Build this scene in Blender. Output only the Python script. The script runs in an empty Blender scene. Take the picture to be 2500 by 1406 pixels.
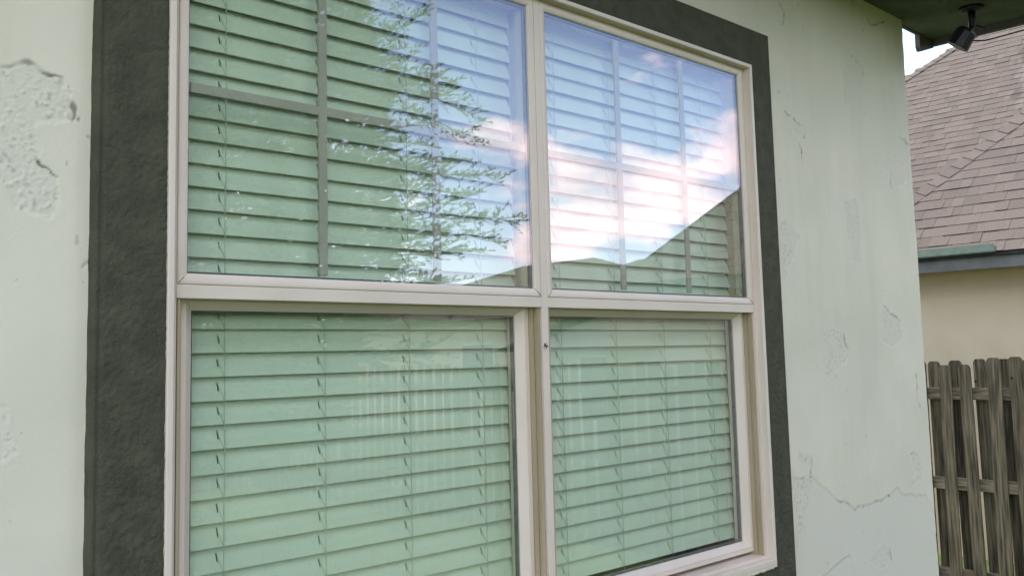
import bpy, bmesh, math, random
import numpy as np
from mathutils import Matrix, Vector

random.seed(7)
rng = np.random.default_rng(11)
scene = bpy.context.scene
COL = scene.collection
Z0 = 1.55                      # height of the window's meeting rail above the ground at the wall

# ------------------------------------------------------------------ camera
yaw, pitch, roll = math.radians(43.049), math.radians(5.66469), math.radians(-1.31013)
fw = Vector((math.sin(yaw) * math.cos(pitch), math.cos(yaw) * math.cos(pitch), math.sin(pitch)))
r0 = Vector((math.cos(yaw), -math.sin(yaw), 0.0))
u0 = r0.cross(fw)
right = r0 * math.cos(roll) + u0 * math.sin(roll)
up = u0 * math.cos(roll) - r0 * math.sin(roll)
cd = bpy.data.cameras.new('camera')
cam = bpy.data.objects.new('camera', cd)
COL.objects.link(cam)
CAM = Vector((-0.68283, -1.51430, -0.10762 + Z0))
cam.matrix_world = Matrix(((right.x, up.x, -fw.x, CAM.x), (right.y, up.y, -fw.y, CAM.y), (right.z, up.z, -fw.z, CAM.z), (0, 0, 0, 1)))
cd.sensor_fit = 'HORIZONTAL'
cd.sensor_width = 36.0
cd.lens = 36.0 * 2324.118 / 2500.0
cd.shift_x = (1250 - 1193.556) / 2500.0
cd.shift_y = -(703 - 636.971) / 2500.0
cd.clip_start = 0.05
cd.clip_end = 2000
scene.camera = cam
scene.render.resolution_x, scene.render.resolution_y = 1024, 575

# ------------------------------------------------------------------ sky, sun, exposure
SUN_EL, SUN_AZ = math.radians(56), math.radians(-12)     # azimuth measured from +y (behind the house)
world = bpy.data.worlds.new('World')
scene.world = world
world.use_nodes = True
wt = world.node_tree
wt.nodes.clear()


def wn(t, **k):
    n = wt.nodes.new(t)
    for a, b in k.items():
        setattr(n, a, b)
    return n


def wmath(op, a, b=None):
    n = wn('ShaderNodeMath', operation=op)
    for i, v in enumerate((a, b)):
        if v is None:
            continue
        if isinstance(v, (int, float)):
            n.inputs[i].default_value = v
        else:
            wt.links.new(v, n.inputs[i])
    return n.outputs[0]


wout = wn('ShaderNodeOutputWorld')
wbg = wn('ShaderNodeBackground')
wbg.inputs['Strength'].default_value = 0.15
wt.links.new(wbg.outputs[0], wout.inputs[0])
sky = wn('ShaderNodeTexSky', sky_type='NISHITA')
sky.sun_disc = False
sky.sun_elevation = SUN_EL
sky.sun_rotation = SUN_AZ
sky.altitude = 150
sky.dust_density = 0.6
sky.ozone_density = 1.4
tc = wn('ShaderNodeTexCoord')
sep = wn('ShaderNodeSeparateXYZ')
wt.links.new(tc.outputs['Generated'], sep.inputs[0])
zc = wmath('ADD', wmath('MAXIMUM', sep.outputs[2], 0.0), 0.30)
comb = wn('ShaderNodeCombineXYZ')
wt.links.new(wmath('ADD', wmath('DIVIDE', sep.outputs[0], zc), 0.10), comb.inputs[0])
wt.links.new(wmath('ADD', wmath('DIVIDE', sep.outputs[1], zc), -0.08), comb.inputs[1])
comb.inputs[2].default_value = 15.0
n1 = wn('ShaderNodeTexNoise')
n1.inputs['Scale'].default_value = 2.7
n1.inputs['Detail'].default_value = 9
n1.inputs['Roughness'].default_value = 0.56
n1.inputs['Distortion'].default_value = 0.25
wt.links.new(comb.outputs[0], n1.inputs['Vector'])
ramp = wn('ShaderNodeValToRGB')
ramp.color_ramp.elements[0].position = 0.482
ramp.color_ramp.elements[1].position = 0.580
wt.links.new(n1.outputs['Fac'], ramp.inputs['Fac'])
n2 = wn('ShaderNodeTexNoise')
n2.inputs['Scale'].default_value = 5.0
n2.inputs['Detail'].default_value = 6
wt.links.new(comb.outputs[0], n2.inputs['Vector'])
cl = wn('ShaderNodeValToRGB')
cl.color_ramp.elements[0].position = 0.35
cl.color_ramp.elements[0].color = (5.8, 5.7, 6.0, 1)
cl.color_ramp.elements[1].position = 0.62
cl.color_ramp.elements[1].color = (9.4, 8.6, 8.1, 1)
wt.links.new(n2.outputs['Fac'], cl.inputs['Fac'])
mixs = wn('ShaderNodeMixRGB')
wt.links.new(wmath('MULTIPLY', ramp.outputs['Color'], wmath('GREATER_THAN', sep.outputs[2], 0.0)), mixs.inputs['Fac'])
wt.links.new(sky.outputs[0], mixs.inputs[1])
wt.links.new(cl.outputs['Color'], mixs.inputs[2])
wt.links.new(mixs.outputs[0], wbg.inputs['Color'])

sd = bpy.data.lights.new('sun', 'SUN')
sd.energy = 1.5
sd.angle = math.radians(11)
sd.color = (1.0, 0.92, 0.78)
sun = bpy.data.objects.new('sun', sd)
COL.objects.link(sun)
sdir = Vector((math.sin(SUN_AZ) * math.cos(SUN_EL), math.cos(SUN_AZ) * math.cos(SUN_EL), math.sin(SUN_EL)))
sun.rotation_euler = sdir.to_track_quat('Z', 'Y').to_euler()
sun.location = (0, 6, 12)

scene.view_settings.view_transform = 'Standard'
scene.view_settings.look = 'None'
scene.view_settings.gamma = 1
scene.view_settings.exposure = 1.86
scene.render.engine = 'CYCLES'
scene.cycles.max_bounces = 12
scene.cycles.transparent_max_bounces = 24
scene.cycles.glossy_bounces = 6
scene.cycles.caustics_reflective = False
scene.cycles.caustics_refractive = False


# ------------------------------------------------------------------ helpers
def link(o, parent=None):
    COL.objects.link(o)
    if parent is not None:
        o.parent = parent
    return o


def tag(o, label=None, cat=None, group=None, kind=None):
    if label:
        o['label'] = label
    if cat:
        o['category'] = cat
    if group:
        o['group'] = group
    if kind:
        o['kind'] = kind
    return o


def empty(name, loc=(0, 0, 0)):
    o = bpy.data.objects.new(name, None)
    o.empty_display_size = 0.1
    o.location = loc
    COL.objects.link(o)
    return o


def mesh_obj(name, verts, faces, m, parent=None, smooth=False):
    me = bpy.data.meshes.new(name)
    me.from_pydata([tuple(v) for v in verts], [], faces)
    me.update()
    if m is not None:
        me.materials.append(m)
    if smooth:
        me.polygons.foreach_set('use_smooth', [True] * len(me.polygons))
    o = bpy.data.objects.new(name, me)
    link(o)
    if parent is not None:
        o.parent = parent
        o.matrix_parent_inverse = parent.matrix_basis.inverted()
    return o


class MB:
    def __init__(s):
        s.v, s.f = [], []

    def add(s, vs, fs):
        b = len(s.v)
        s.v += [tuple(v) for v in vs]
        s.f += [tuple(i + b for i in f) for f in fs]
        return s

    def box(s, x0, x1, y0, y1, z0, z1, bev=0.0):
        if bev <= 0:
            vs = [(x, y, z) for x in (x0, x1) for y in (y0, y1) for z in (z0, z1)]
            return s.add(vs, [(0, 1, 3, 2), (4, 6, 7, 5), (0, 4, 5, 1), (2, 3, 7, 6), (0, 2, 6, 4), (1, 5, 7, 3)])
        bm = bmesh.new()
        bmesh.ops.create_cube(bm, size=1)
        for v in bm.verts:
            v.co = Vector(((x0 + x1) / 2 + v.co.x * (x1 - x0), (y0 + y1) / 2 + v.co.y * (y1 - y0), (z0 + z1) / 2 + v.co.z * (z1 - z0)))
        bmesh.ops.bevel(bm, geom=list(bm.edges), offset=bev, segments=2, profile=0.6, affect='EDGES')
        bm.verts.index_update()
        s.add([v.co[:] for v in bm.verts], [[v.index for v in f.verts] for f in bm.faces])
        bm.free()
        return s

    def tube(s, pts, r, n=8, cap=True):
        pts = [Vector(p) for p in pts]
        rr = r if isinstance(r, (list, tuple)) else [r] * len(pts)
        b = len(s.v)
        for i, p in enumerate(pts):
            d = (pts[min(i + 1, len(pts) - 1)] - pts[max(i - 1, 0)]).normalized()
            a = d.cross(Vector((0, 0, 1)))
            if a.length < 1e-3:
                a = Vector((1, 0, 0))
            a.normalize()
            c = d.cross(a)
            for k in range(n):
                t = 2 * math.pi * k / n
                s.v.append(tuple(p + (a * math.cos(t) + c * math.sin(t)) * rr[i]))
        for i in range(len(pts) - 1):
            for k in range(n):
                s.f.append((b + i * n + k, b + i * n + (k + 1) % n, b + (i + 1) * n + (k + 1) % n, b + (i + 1) * n + k))
        if cap:
            s.f.append(tuple(b + k for k in range(n))[::-1])
            s.f.append(tuple(b + (len(pts) - 1) * n + k for k in range(n)))
        return s

    def sweep(s, x0, x1, z0, z1, prof):
        """a mitred frame: profile points are (inset, y)"""
        b = len(s.v)
        for ins, y in prof:
            s.v += [(x0 + ins, y, z0 + ins), (x1 - ins, y, z0 + ins), (x1 - ins, y, z1 - ins), (x0 + ins, y, z1 - ins)]
        for i in range(len(prof) - 1):
            for k in range(4):
                s.f.append((b + i * 4 + k, b + i * 4 + (k + 1) % 4, b + (i + 1) * 4 + (k + 1) % 4, b + (i + 1) * 4 + k))
        return s

    def build(s, name, m, parent=None, smooth=False):
        return mesh_obj(name, s.v, s.f, m, parent, smooth)


def hashn(ix, iy, seed):
    h = (ix.astype(np.int64) * 374761393 + iy.astype(np.int64) * 668265263 + seed * 974711) & 0x7fffffff
    h = ((h ^ (h >> 13)) * 1274126177) & 0x7fffffff
    return ((h ^ (h >> 16)) & 0xffff) / 65535.0


def vnoise(x, y, seed=0):
    ix, iy = np.floor(x), np.floor(y)
    fx, fy = x - ix, y - iy
    fx, fy = fx * fx * (3 - 2 * fx), fy * fy * (3 - 2 * fy)
    a, b = hashn(ix, iy, seed), hashn(ix + 1, iy, seed)
    c, d = hashn(ix, iy + 1, seed), hashn(ix + 1, iy + 1, seed)
    return (a + (b - a) * fx) * (1 - fy) + (c + (d - c) * fx) * fy - 0.5


def fbm(x, y, seed=0, o=4):
    t, a, s = 0, 1.0, 1.0
    for i in range(o):
        t = t + a * vnoise(x * s, y * s, seed + i * 17)
        a *= 0.5
        s *= 2.03
    return t


# ------------------------------------------------------------------ materials
def mat(name):
    m = bpy.data.materials.new(name)
    m.use_nodes = True
    nt = m.node_tree
    return m, nt, nt.nodes['Principled BSDF']


def nd(nt, t, **k):
    n = nt.nodes.new(t)
    for a, b in k.items():
        setattr(n, a, b)
    return n


def noise_mat(name, c1, c2, scale=20.0, rough=0.8, bump=0.0, bscale=None, stretch=(1, 1, 1), rnd=0.0, detail=6, spec=0.3, bdist=0.01, ramp=(0.35, 0.65)):
    m, nt, p = mat(name)
    tcn = nd(nt, 'ShaderNodeTexCoord')
    mp = nd(nt, 'ShaderNodeMapping')
    mp.inputs['Scale'].default_value = stretch
    nt.links.new(tcn.outputs['Object'], mp.inputs['Vector'])
    nz = nd(nt, 'ShaderNodeTexNoise')
    nz.inputs['Scale'].default_value = scale
    nz.inputs['Detail'].default_value = detail
    vec = mp.outputs[0]
    oi = nd(nt, 'ShaderNodeObjectInfo')
    if rnd > 0:
        va = nd(nt, 'ShaderNodeVectorMath', operation='ADD')
        mu = nd(nt, 'ShaderNodeMath', operation='MULTIPLY')
        mu.inputs[1].default_value = 37.0
        nt.links.new(oi.outputs['Random'], mu.inputs[0])
        nt.links.new(mp.outputs[0], va.inputs[0])
        nt.links.new(mu.outputs[0], va.inputs[1])
        vec = va.outputs[0]
    nt.links.new(vec, nz.inputs['Vector'])
    cr = nd(nt, 'ShaderNodeValToRGB')
    cr.color_ramp.elements[0].position, cr.color_ramp.elements[1].position = ramp
    cr.color_ramp.elements[0].color = (*c1, 1)
    cr.color_ramp.elements[1].color = (*c2, 1)
    nt.links.new(nz.outputs['Fac'], cr.inputs['Fac'])
    col = cr.outputs['Color']
    if rnd > 0:
        hs = nd(nt, 'ShaderNodeHueSaturation')
        mr = nd(nt, 'ShaderNodeMapRange')
        mr.inputs['To Min'].default_value = 1 - rnd
        mr.inputs['To Max'].default_value = 1 + rnd
        nt.links.new(oi.outputs['Random'], mr.inputs['Value'])
        nt.links.new(mr.outputs[0], hs.inputs['Value'])
        nt.links.new(col, hs.inputs['Color'])
        col = hs.outputs['Color']
    nt.links.new(col, p.inputs['Base Color'])
    p.inputs['Roughness'].default_value = rough
    p.inputs['Specular IOR Level'].default_value = spec
    if bump > 0:
        bz = nz
        if bscale:
            bz = nd(nt, 'ShaderNodeTexNoise')
            bz.inputs['Scale'].default_value = bscale
            bz.inputs['Detail'].default_value = 5
            nt.links.new(vec, bz.inputs['Vector'])
        bp = nd(nt, 'ShaderNodeBump')
        bp.inputs['Strength'].default_value = bump
        bp.inputs['Distance'].default_value = bdist
        nt.links.new(bz.outputs['Fac'], bp.inputs['Height'])
        nt.links.new(bp.outputs[0], p.inputs['Normal'])
    return m


# painted stucco wall; vertex colour: r = bare patch, g = gap shade painted along the cracks, plus grime, b = second paint coat
def stucco_mat():
    m, nt, p = mat('stucco_paint')
    at = nd(nt, 'ShaderNodeAttribute', attribute_name='wear_gap_shade')
    sp = nd(nt, 'ShaderNodeSeparateColor')
    nt.links.new(at.outputs['Color'], sp.inputs[0])
    tcn = nd(nt, 'ShaderNodeTexCoord')
    nz = nd(nt, 'ShaderNodeTexNoise')
    nz.inputs['Scale'].default_value = 3.0
    nz.inputs['Detail'].default_value = 7
    nt.links.new(tcn.outputs['Object'], nz.inputs['Vector'])
    cr = nd(nt, 'ShaderNodeValToRGB')
    cr.color_ramp.elements[0].position, cr.color_ramp.elements[1].position = 0.3, 0.72
    cr.color_ramp.elements[0].color = (0.68, 0.64, 0.52, 1)
    cr.color_ramp.elements[1].color = (0.77, 0.72, 0.595, 1)
    nt.links.new(nz.outputs['Fac'], cr.inputs['Fac'])
    mp = nd(nt, 'ShaderNodeMapping')
    mp.inputs['Scale'].default_value = (9, 9, 0.9)
    nt.links.new(tcn.outputs['Object'], mp.inputs['Vector'])
    sn = nd(nt, 'ShaderNodeTexNoise')
    sn.inputs['Scale'].default_value = 1.6
    sn.inputs['Detail'].default_value = 8
    nt.links.new(mp.outputs[0], sn.inputs['Vector'])
    sr = nd(nt, 'ShaderNodeMapRange')
    sr.inputs['From Min'].default_value, sr.inputs['From Max'].default_value = 0.50, 0.78
    sr.inputs['To Max'].default_value = 0.22
    nt.links.new(sn.outputs['Fac'], sr.inputs['Value'])
    m0 = nd(nt, 'ShaderNodeMixRGB')
    m0.inputs[2].default_value = (0.56, 0.535, 0.42, 1)
    nt.links.new(sr.outputs[0], m0.inputs[0])
    nt.links.new(cr.outputs[0], m0.inputs[1])
    m1 = nd(nt, 'ShaderNodeMixRGB')
    m1.inputs[2].default_value = (0.69, 0.655, 0.545, 1)
    nt.links.new(sp.outputs[0], m1.inputs[0])
    nt.links.new(m0.outputs[0], m1.inputs[1])
    m2 = nd(nt, 'ShaderNodeMixRGB')
    m2.inputs[2].default_value = (0.69, 0.655, 0.565, 1)
    nt.links.new(sp.outputs[2], m2.inputs[0])
    nt.links.new(m1.outputs[0], m2.inputs[1])
    m3 = nd(nt, 'ShaderNodeMixRGB')
    m3.inputs[2].default_value = (0.10, 0.095, 0.075, 1)
    nt.links.new(sp.outputs[1], m3.inputs[0])
    nt.links.new(m2.outputs[0], m3.inputs[1])
    nt.links.new(m3.outputs[0], p.inputs['Base Color'])
    p.inputs['Roughness'].default_value = 0.75
    p.inputs['Specular IOR Level'].default_value = 0.25
    bz = nd(nt, 'ShaderNodeTexNoise')
    bz.inputs['Scale'].default_value = 150
    bz.inputs['Detail'].default_value = 3
    nt.links.new(tcn.outputs['Object'], bz.inputs['Vector'])
    bp = nd(nt, 'ShaderNodeBump')
    bp.inputs['Strength'].default_value = 0.32
    bp.inputs['Distance'].default_value = 0.002
    nt.links.new(bz.outputs['Fac'], bp.inputs['Height'])
    nt.links.new(bp.outputs[0], p.inputs['Normal'])
    return m


def glass_mat(name, tint, f0, gcol):
    m, nt, p = mat(name)
    nt.nodes.remove(p)
    out = nt.nodes['Material Output']
    tr = nd(nt, 'ShaderNodeBsdfTransparent')
    tr.inputs[0].default_value = (*tint, 1)
    gl = nd(nt, 'ShaderNodeBsdfGlossy')
    gl.inputs['Roughness'].default_value = 0.0
    gl.inputs['Color'].default_value = (*gcol, 1)
    ge = nd(nt, 'ShaderNodeNewGeometry')
    dt = nd(nt, 'ShaderNodeVectorMath', operation='DOT_PRODUCT')
    nt.links.new(ge.outputs['Normal'], dt.inputs[0])
    nt.links.new(ge.outputs['Incoming'], dt.inputs[1])

    def mth(op, a, b):
        n = nd(nt, 'ShaderNodeMath', operation=op)
        for i, v in enumerate((a, b)):
            if v is None:
                continue
            if isinstance(v, (int, float)):
                n.inputs[i].default_value = v
            else:
                nt.links.new(v, n.inputs[i])
        return n.outputs[0]
    c = mth('ABSOLUTE', dt.outputs['Value'], None)
    pw = mth('POWER', mth('SUBTRACT', 1.0, c), 5.0)
    F = mth('ADD', mth('MULTIPLY', pw, 1 - f0), f0)
    mx = nd(nt, 'ShaderNodeMixShader')
    nt.links.new(F, mx.inputs[0])
    nt.links.new(tr.outputs[0], mx.inputs[1])
    nt.links.new(gl.outputs[0], mx.inputs[2])
    nt.links.new(mx.outputs[0], out.inputs[0])
    return m


def leaf_mat(name, c1, c2):
    m, nt, p = mat(name)
    ge = nd(nt, 'ShaderNodeNewGeometry')
    cr = nd(nt, 'ShaderNodeValToRGB')
    cr.color_ramp.elements[0].color = (*c1, 1)
    cr.color_ramp.elements[1].color = (*c2, 1)
    nt.links.new(ge.outputs['Random Per Island'], cr.inputs['Fac'])
    nt.links.new(cr.outputs[0], p.inputs['Base Color'])
    p.inputs['Roughness'].default_value = 0.55
    tl = nd(nt, 'ShaderNodeBsdfTranslucent')
    nt.links.new(cr.outputs[0], tl.inputs[0])
    mx = nd(nt, 'ShaderNodeMixShader')
    mx.inputs[0].default_value = 0.25
    nt.links.new(p.outputs[0], mx.inputs[1])
    nt.links.new(tl.outputs[0], mx.inputs[2])
    nt.links.new(mx.outputs[0], nt.nodes['Material Output'].inputs[0])
    return m


M = {}
M['stucco'] = stucco_mat()
M['trim'] = noise_mat('trim_stucco', (0.061, 0.062, 0.041), (0.086, 0.084, 0.056), 22, 0.85, 0.8, 300, bdist=0.003, spec=0.25)
M['vinyl'] = noise_mat('window_vinyl', (0.71, 0.605, 0.515), (0.765, 0.66, 0.57), 5, 0.42, 0.03, 40, spec=0.4, bdist=0.002)
M['vinyl_dirty'] = noise_mat('window_vinyl_track', (0.40, 0.32, 0.205), (0.52, 0.43, 0.30), 14, 0.5, 0.03, 40, stretch=(1, 1, 0.15), bdist=0.002)
M['grille'] = noise_mat('grille_bar_paint', (0.44, 0.42, 0.365), (0.48, 0.455, 0.40), 8, 0.5)
M['spacer'] = noise_mat('spacer_metal', (0.10, 0.12, 0.13), (0.16, 0.18, 0.19), 60, 0.45)
M['glass_out'] = glass_mat('outer_glass', (0.970, 0.997, 0.964), 0.086, (1.0, 0.83, 0.98))
M['glass_in'] = glass_mat('coated_inner_glass', (0.964, 0.995, 0.957), 0.026, (1.0, 0.72, 0.97))
M['slat'] = noise_mat('blind_slat_paint', (0.86, 0.875, 0.84), (0.89, 0.90, 0.87), 4, 0.42, spec=0.4, rnd=0.02)
M['cord'] = noise_mat('blind_cord_fibre', (0.62, 0.65, 0.60), (0.70, 0.72, 0.67), 90, 0.8)
M['reveal'] = noise_mat('reveal_paint', (0.72, 0.72, 0.66), (0.76, 0.76, 0.70), 3, 0.7)
M['room'] = noise_mat('room_paint', (0.50, 0.48, 0.43), (0.53, 0.51, 0.46), 2, 0.8)
M['soffit'] = noise_mat('soffit_paint', (0.085, 0.095, 0.075), (0.115, 0.125, 0.10), 12, 0.8, 0.3, 90, spec=0.2)
M['fascia'] = noise_mat('fascia_paint', (0.10, 0.095, 0.10), (0.14, 0.13, 0.135), 20, 0.6)
M['black'] = noise_mat('black_plastic', (0.008, 0.009, 0.014), (0.014, 0.016, 0.024), 30, 0.45, spec=0.4)
M['lens'] = noise_mat('dark_lens', (0.01, 0.01, 0.012), (0.02, 0.02, 0.024), 30, 0.15, spec=0.6)
M['shingle'] = noise_mat('asphalt_shingle', (0.100, 0.081, 0.067), (0.145, 0.122, 0.104), 150, 0.95, 0.5, 320, rnd=0.10, spec=0.1, bdist=0.003)
M['shingle_mass'] = noise_mat('asphalt_shingle_field', (0.088, 0.072, 0.060), (0.155, 0.132, 0.113), 2.6, 0.95, 0.5, 320, stretch=(1, 3, 1), spec=0.1, bdist=0.003)
M['underlay_edge_shade'] = noise_mat('roof_underlay_edge_shade', (0.03, 0.025, 0.022), (0.05, 0.045, 0.04), 10, 0.95)  # bare roof underlay; also colours the painted shadow line on shingle edges
M['tan'] = noise_mat('tan_stucco', (0.54, 0.44, 0.295), (0.60, 0.495, 0.345), 2.2, 0.85, 0.25, 120, bdist=0.004, spec=0.2)
M['tan2'] = noise_mat('pale_stucco', (0.52, 0.48, 0.41), (0.58, 0.54, 0.47), 2.2, 0.85, 0.2, 60)
M['flash'] = noise_mat('green_flashing', (0.045, 0.068, 0.052), (0.060, 0.084, 0.066), 12, 0.8, spec=0.15)
M['grey_fascia'] = noise_mat('grey_fascia', (0.12, 0.12, 0.11), (0.155, 0.155, 0.14), 8, 0.6)
M['gutter'] = noise_mat('dark_gutter', (0.020, 0.024, 0.022), (0.035, 0.04, 0.037), 8, 0.5)
M['wood'] = noise_mat('weathered_wood', (0.036, 0.031, 0.023), (0.18, 0.148, 0.102), 9, 0.9, 0.5, 40, stretch=(7, 7, 0.40), rnd=0.32, detail=10, spec=0.15, bdist=0.006, ramp=(0.34, 0.73))
M['rail_wood'] = noise_mat('weathered_rail_wood', (0.08, 0.066, 0.05), (0.30, 0.235, 0.165), 8, 0.9, 0.6, 26, stretch=(0.6, 0.6, 6), rnd=0.25, detail=9, spec=0.15, bdist=0.006)
M['nail'] = noise_mat('knot_hole', (0.012, 0.010, 0.008), (0.02, 0.017, 0.013), 30, 0.9)
M['lawn'] = noise_mat('lawn_soil', (0.045, 0.075, 0.018), (0.085, 0.12, 0.035), 3.0, 0.95, 0.4, 60, detail=9)
M['blade'] = leaf_mat('grass_blade', (0.05, 0.10, 0.015), (0.11, 0.17, 0.03))
M['leaf'] = leaf_mat('tree_leaf', (0.022, 0.038, 0.016), (0.055, 0.085, 0.03))
M['bark'] = noise_mat('tree_bark', (0.05, 0.042, 0.034), (0.12, 0.105, 0.085), 12, 0.95, 0.8, 30, stretch=(3, 3, 0.6))
M['pane'] = noise_mat('dark_window_glass', (0.03, 0.04, 0.045), (0.05, 0.06, 0.065), 3, 0.08, spec=0.6)
M['white'] = noise_mat('white_frame', (0.62, 0.62, 0.60), (0.68, 0.68, 0.66), 6, 0.5)
M['debris'] = noise_mat('dry_debris', (0.03, 0.025, 0.02), (0.10, 0.085, 0.065), 200, 0.9)
M['caulk'] = noise_mat('aged_caulk', (0.50, 0.46, 0.36), (0.64, 0.61, 0.52), 40, 0.7, 0.4, 150, bdist=0.002)


# ------------------------------------------------------------------ ground
def gz(x, y):
    d = math.hypot(max(0.0, x - 3.0, -6 - x), max(0.0, -y, 0.0)) if y < 0.5 else max(0.0, x - 3.0)
    t = min(1.0, max(0.0, d / 3.2))
    return -0.5 * t * t * (3 - 2 * t)


gxs = [-300, -120, -50, -20, -10] + [x * 0.5 for x in range(-14, 34)] + [20, 30, 60, 120, 300]
gys = [-300, -120, -60, -30, -18] + [y * 0.5 for y in range(-28, 24)] + [14, 20, 40, 100, 300]
gv = [(x, y, gz(x, y)) for y in gys for x in gxs]
nx = len(gxs)
gf = [(j * nx + i, j * nx + i + 1, (j + 1) * nx + i + 1, (j + 1) * nx + i) for j in range(len(gys) - 1) for i in range(nx - 1)]
tag(mesh_obj('ground', gv, gf, M['lawn'], None, True), kind='structure')

gb = MB()
for _ in range(26000):
    x, y = random.uniform(-3, 8.2), random.uniform(-11, 3.5)
    if y > -0.05 and x < 3.1:
        continue
    z = gz(x, y) - 0.005
    a, h, w = random.uniform(0, 6.28), random.uniform(0.03, 0.085), random.uniform(0.004, 0.008)
    dx, dy = math.cos(a), math.sin(a)
    l = random.uniform(0.0, 0.04)
    gb.add([(x - dx * w, y - dy * w, z), (x + dx * w, y + dy * w, z), (x - dy * l, y + dx * l, z + h)], [(0, 1, 2)])
tag(gb.build('grass', M['blade']), 'short green lawn grass growing over the yard between house and fences', 'grass', kind='stuff')

# ------------------------------------------------------------------ the stucco house
house = empty('stucco_house')
tag(house, 'white stucco house with dark trimmed twin window and peeling paint', 'house')
CX = 3.010           # right hand corner of the wall
WY = 0.02            # face of the wall; the window trim stands in front of it


def px_wall(u, v, y=WY):
    d = fw + right * ((u - 1193.556) / 2324.118) - up * ((v - 636.971) / 2324.118)
    t = (y - CAM.y) / d.y
    return CAM.x + d.x * t, CAM.z + d.z * t


def zpts(ox, oy, s, pts):
    return [px_wall(ox + a * s, oy + b * s) for a, b in pts]


# bare patches where the top coat has come off (outline on the wall, depth in metres, roughness)
PATCH = []
PATCH.append((zpts(0, 0, .512, [(-120, 330), (0, 325), (65, 298), (165, 312), (205, 352), (300, 360), (295, 430), (345, 440), (350, 585), (245, 580), (182, 600), (185, 770), (240, 830), (280, 850), (285, 915), (275, 1010), (230, 1035), (60, 1000), (50, 960), (30, 900), (-20, 870), (-120, 860)]), .0030, 1.0))
PATCH.append((zpts(0, 0, 1, [(-60, 960), (5, 985), (20, 1010), (24, 1050), (38, 1085), (34, 1110), (5, 1120), (-60, 1130)]), .0025, 1.0))
PATCH.append((zpts(1850, 0, .3556, [(580, 470), (640, 405), (700, 430), (730, 490), (715, 600), (690, 650), (600, 730), (588, 600)]), .0022, .25))
PATCH.append((zpts(1850, 0, .3556, [(180, 770), (260, 830), (305, 860), (325, 880), (315, 950), (300, 1000), (318, 1130), (290, 1130), (240, 1000), (195, 920)]), .0028, .5))
PATCH.append((zpts(1850, 0, .3556, [(900, 1000), (970, 940), (1030, 1000), (1035, 1250), (950, 1300), (910, 1200), (865, 1160), (880, 1060)]), .0024, .2))
PATCH.append((zpts(0, 0, 1, [(2060, 490), (2090, 485), (2098, 520), (2102, 640), (2085, 645), (2066, 560)]), .0022, .6))
PATCH.append((zpts(0, 0, 1, [(1900, 545), (1918, 538), (1930, 555), (1952, 582), (1940, 622), (1915, 692), (1903, 640)]), .0032, .9))
PATCH.append((zpts(1850, 700, .502, [(320, 220), (370, 212), (420, 235), (440, 305), (440, 355), (380, 410), (330, 465)]), .0032, 1.0))
PATCH.append((zpts(1850, 700, .502, [(600, 140), (620, 95), (690, 165), (700, 250), (660, 300), (600, 270)]), .0026, .6))
PATCH.append((zpts(1850, 700, .502, [(165, 925), (215, 935), (262, 925), (262, 1000), (235, 1160), (205, 1210), (180, 1100)]), .0034, 1.0))
PATCH.append((zpts(1850, 700, .502, [(550, 1330), (620, 1250), (652, 1330), (590, 1390)]), .0024, .7))
PATCH.append((zpts(1850, 700, .502, [(740, 815), (780, 820), (803, 880), (790, 940), (720, 1000), (770, 920)]), .0026, 1.0))
PATCH.append((zpts(1850, 700, .502, [(188, 800), (250, 815), (270, 870), (240, 880), (200, 850)]), .0018, .9))
PATCH.append((zpts(1850, 0, .3556, [(770, 140), (880, 150), (870, 175), (780, 180)]), .003, .8))
PATCH.append((zpts(1850, 0, .3556, [(150, -20), (185, 0), (175, 180), (165, 100)]), .003, .8))
COAT = zpts(1850, 700, .502, [(262, 905), (300, 950), (390, 1035), (440, 1050), (480, 1076), (590, 1033), (640, 1010), (680, 975), (710, 1010), (820, 1005), (860, 1100), (890, 1500), (180, 1500), (190, 1220), (235, 1160)])
COAT2 = zpts(1850, 700, .502, [(300, 1500), (320, 1406), (390, 1340), (455, 1300), (475, 1406), (470, 1500)])
STRK = [zpts(1850, 0, .3556, s) for s in ([(665, 415), (700, 435), (728, 480), (722, 530)], [(180, 768), (262, 832), (305, 862), (322, 890), (315, 950)], [(970, 940), (1010, 965), (1040, 1000)], [(200, 640), (210, 672)], [(152, 1232), (160, 1255)], [(150, 20), (180, 80), (168, 180)], [(285, 30), (265, 70)], [(755, 135), (775, 178), (870, 155)], [(300, 960), (290, 1000), (300, 1060), (312, 1130)], [(915, 1180), (910, 1250), (918, 1310)], [(640, 370), (645, 395)], [(650, 5), (665, 30)])]
STRK += [zpts(1850, 700, .502, s) for s in ([(612, 92), (640, 122), (692, 166)], [(420, 240), (425, 280), (440, 304)], [(170, 932), (215, 930), (240, 922), (262, 915)], [(390, 1038), (440, 1050), (480, 1076), (515, 1060)], [(575, 1038), (600, 1040), (640, 1012)], [(605, 15), (612, 22)], [(770, 400), (778, 560), (790, 590)], [(740, 815), (760, 808), (775, 825)], [(640, 1270), (650, 1330)], [(262, 820), (268, 870), (258, 905)])]
STRK += [zpts(0, 0, .512, s) for s in ([(0, 330), (65, 298), (165, 312), (205, 352), (300, 360), (300, 432), (345, 440)], [(348, 500), (350, 588)], [(185, 760), (240, 830), (278, 850)], [(0, 762), (45, 740)], [(372, 1125), (378, 1160)], [(378, 560), (380, 566)], [(424, 640), (426, 646)], [(400, 1270), (425, 1255)])]


def inpoly(px, pz, poly):
    r = np.zeros(px.shape, bool)
    n = len(poly)
    for i in range(n):
        (x1, z1), (x2, z2) = poly[i], poly[(i + 1) % n]
        if z1 == z2:
            continue
        c = ((z1 > pz) != (z2 > pz)) & (px < (x2 - x1) * (pz - z1) / (z2 - z1) + x1)
        r ^= c
    return r


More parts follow.
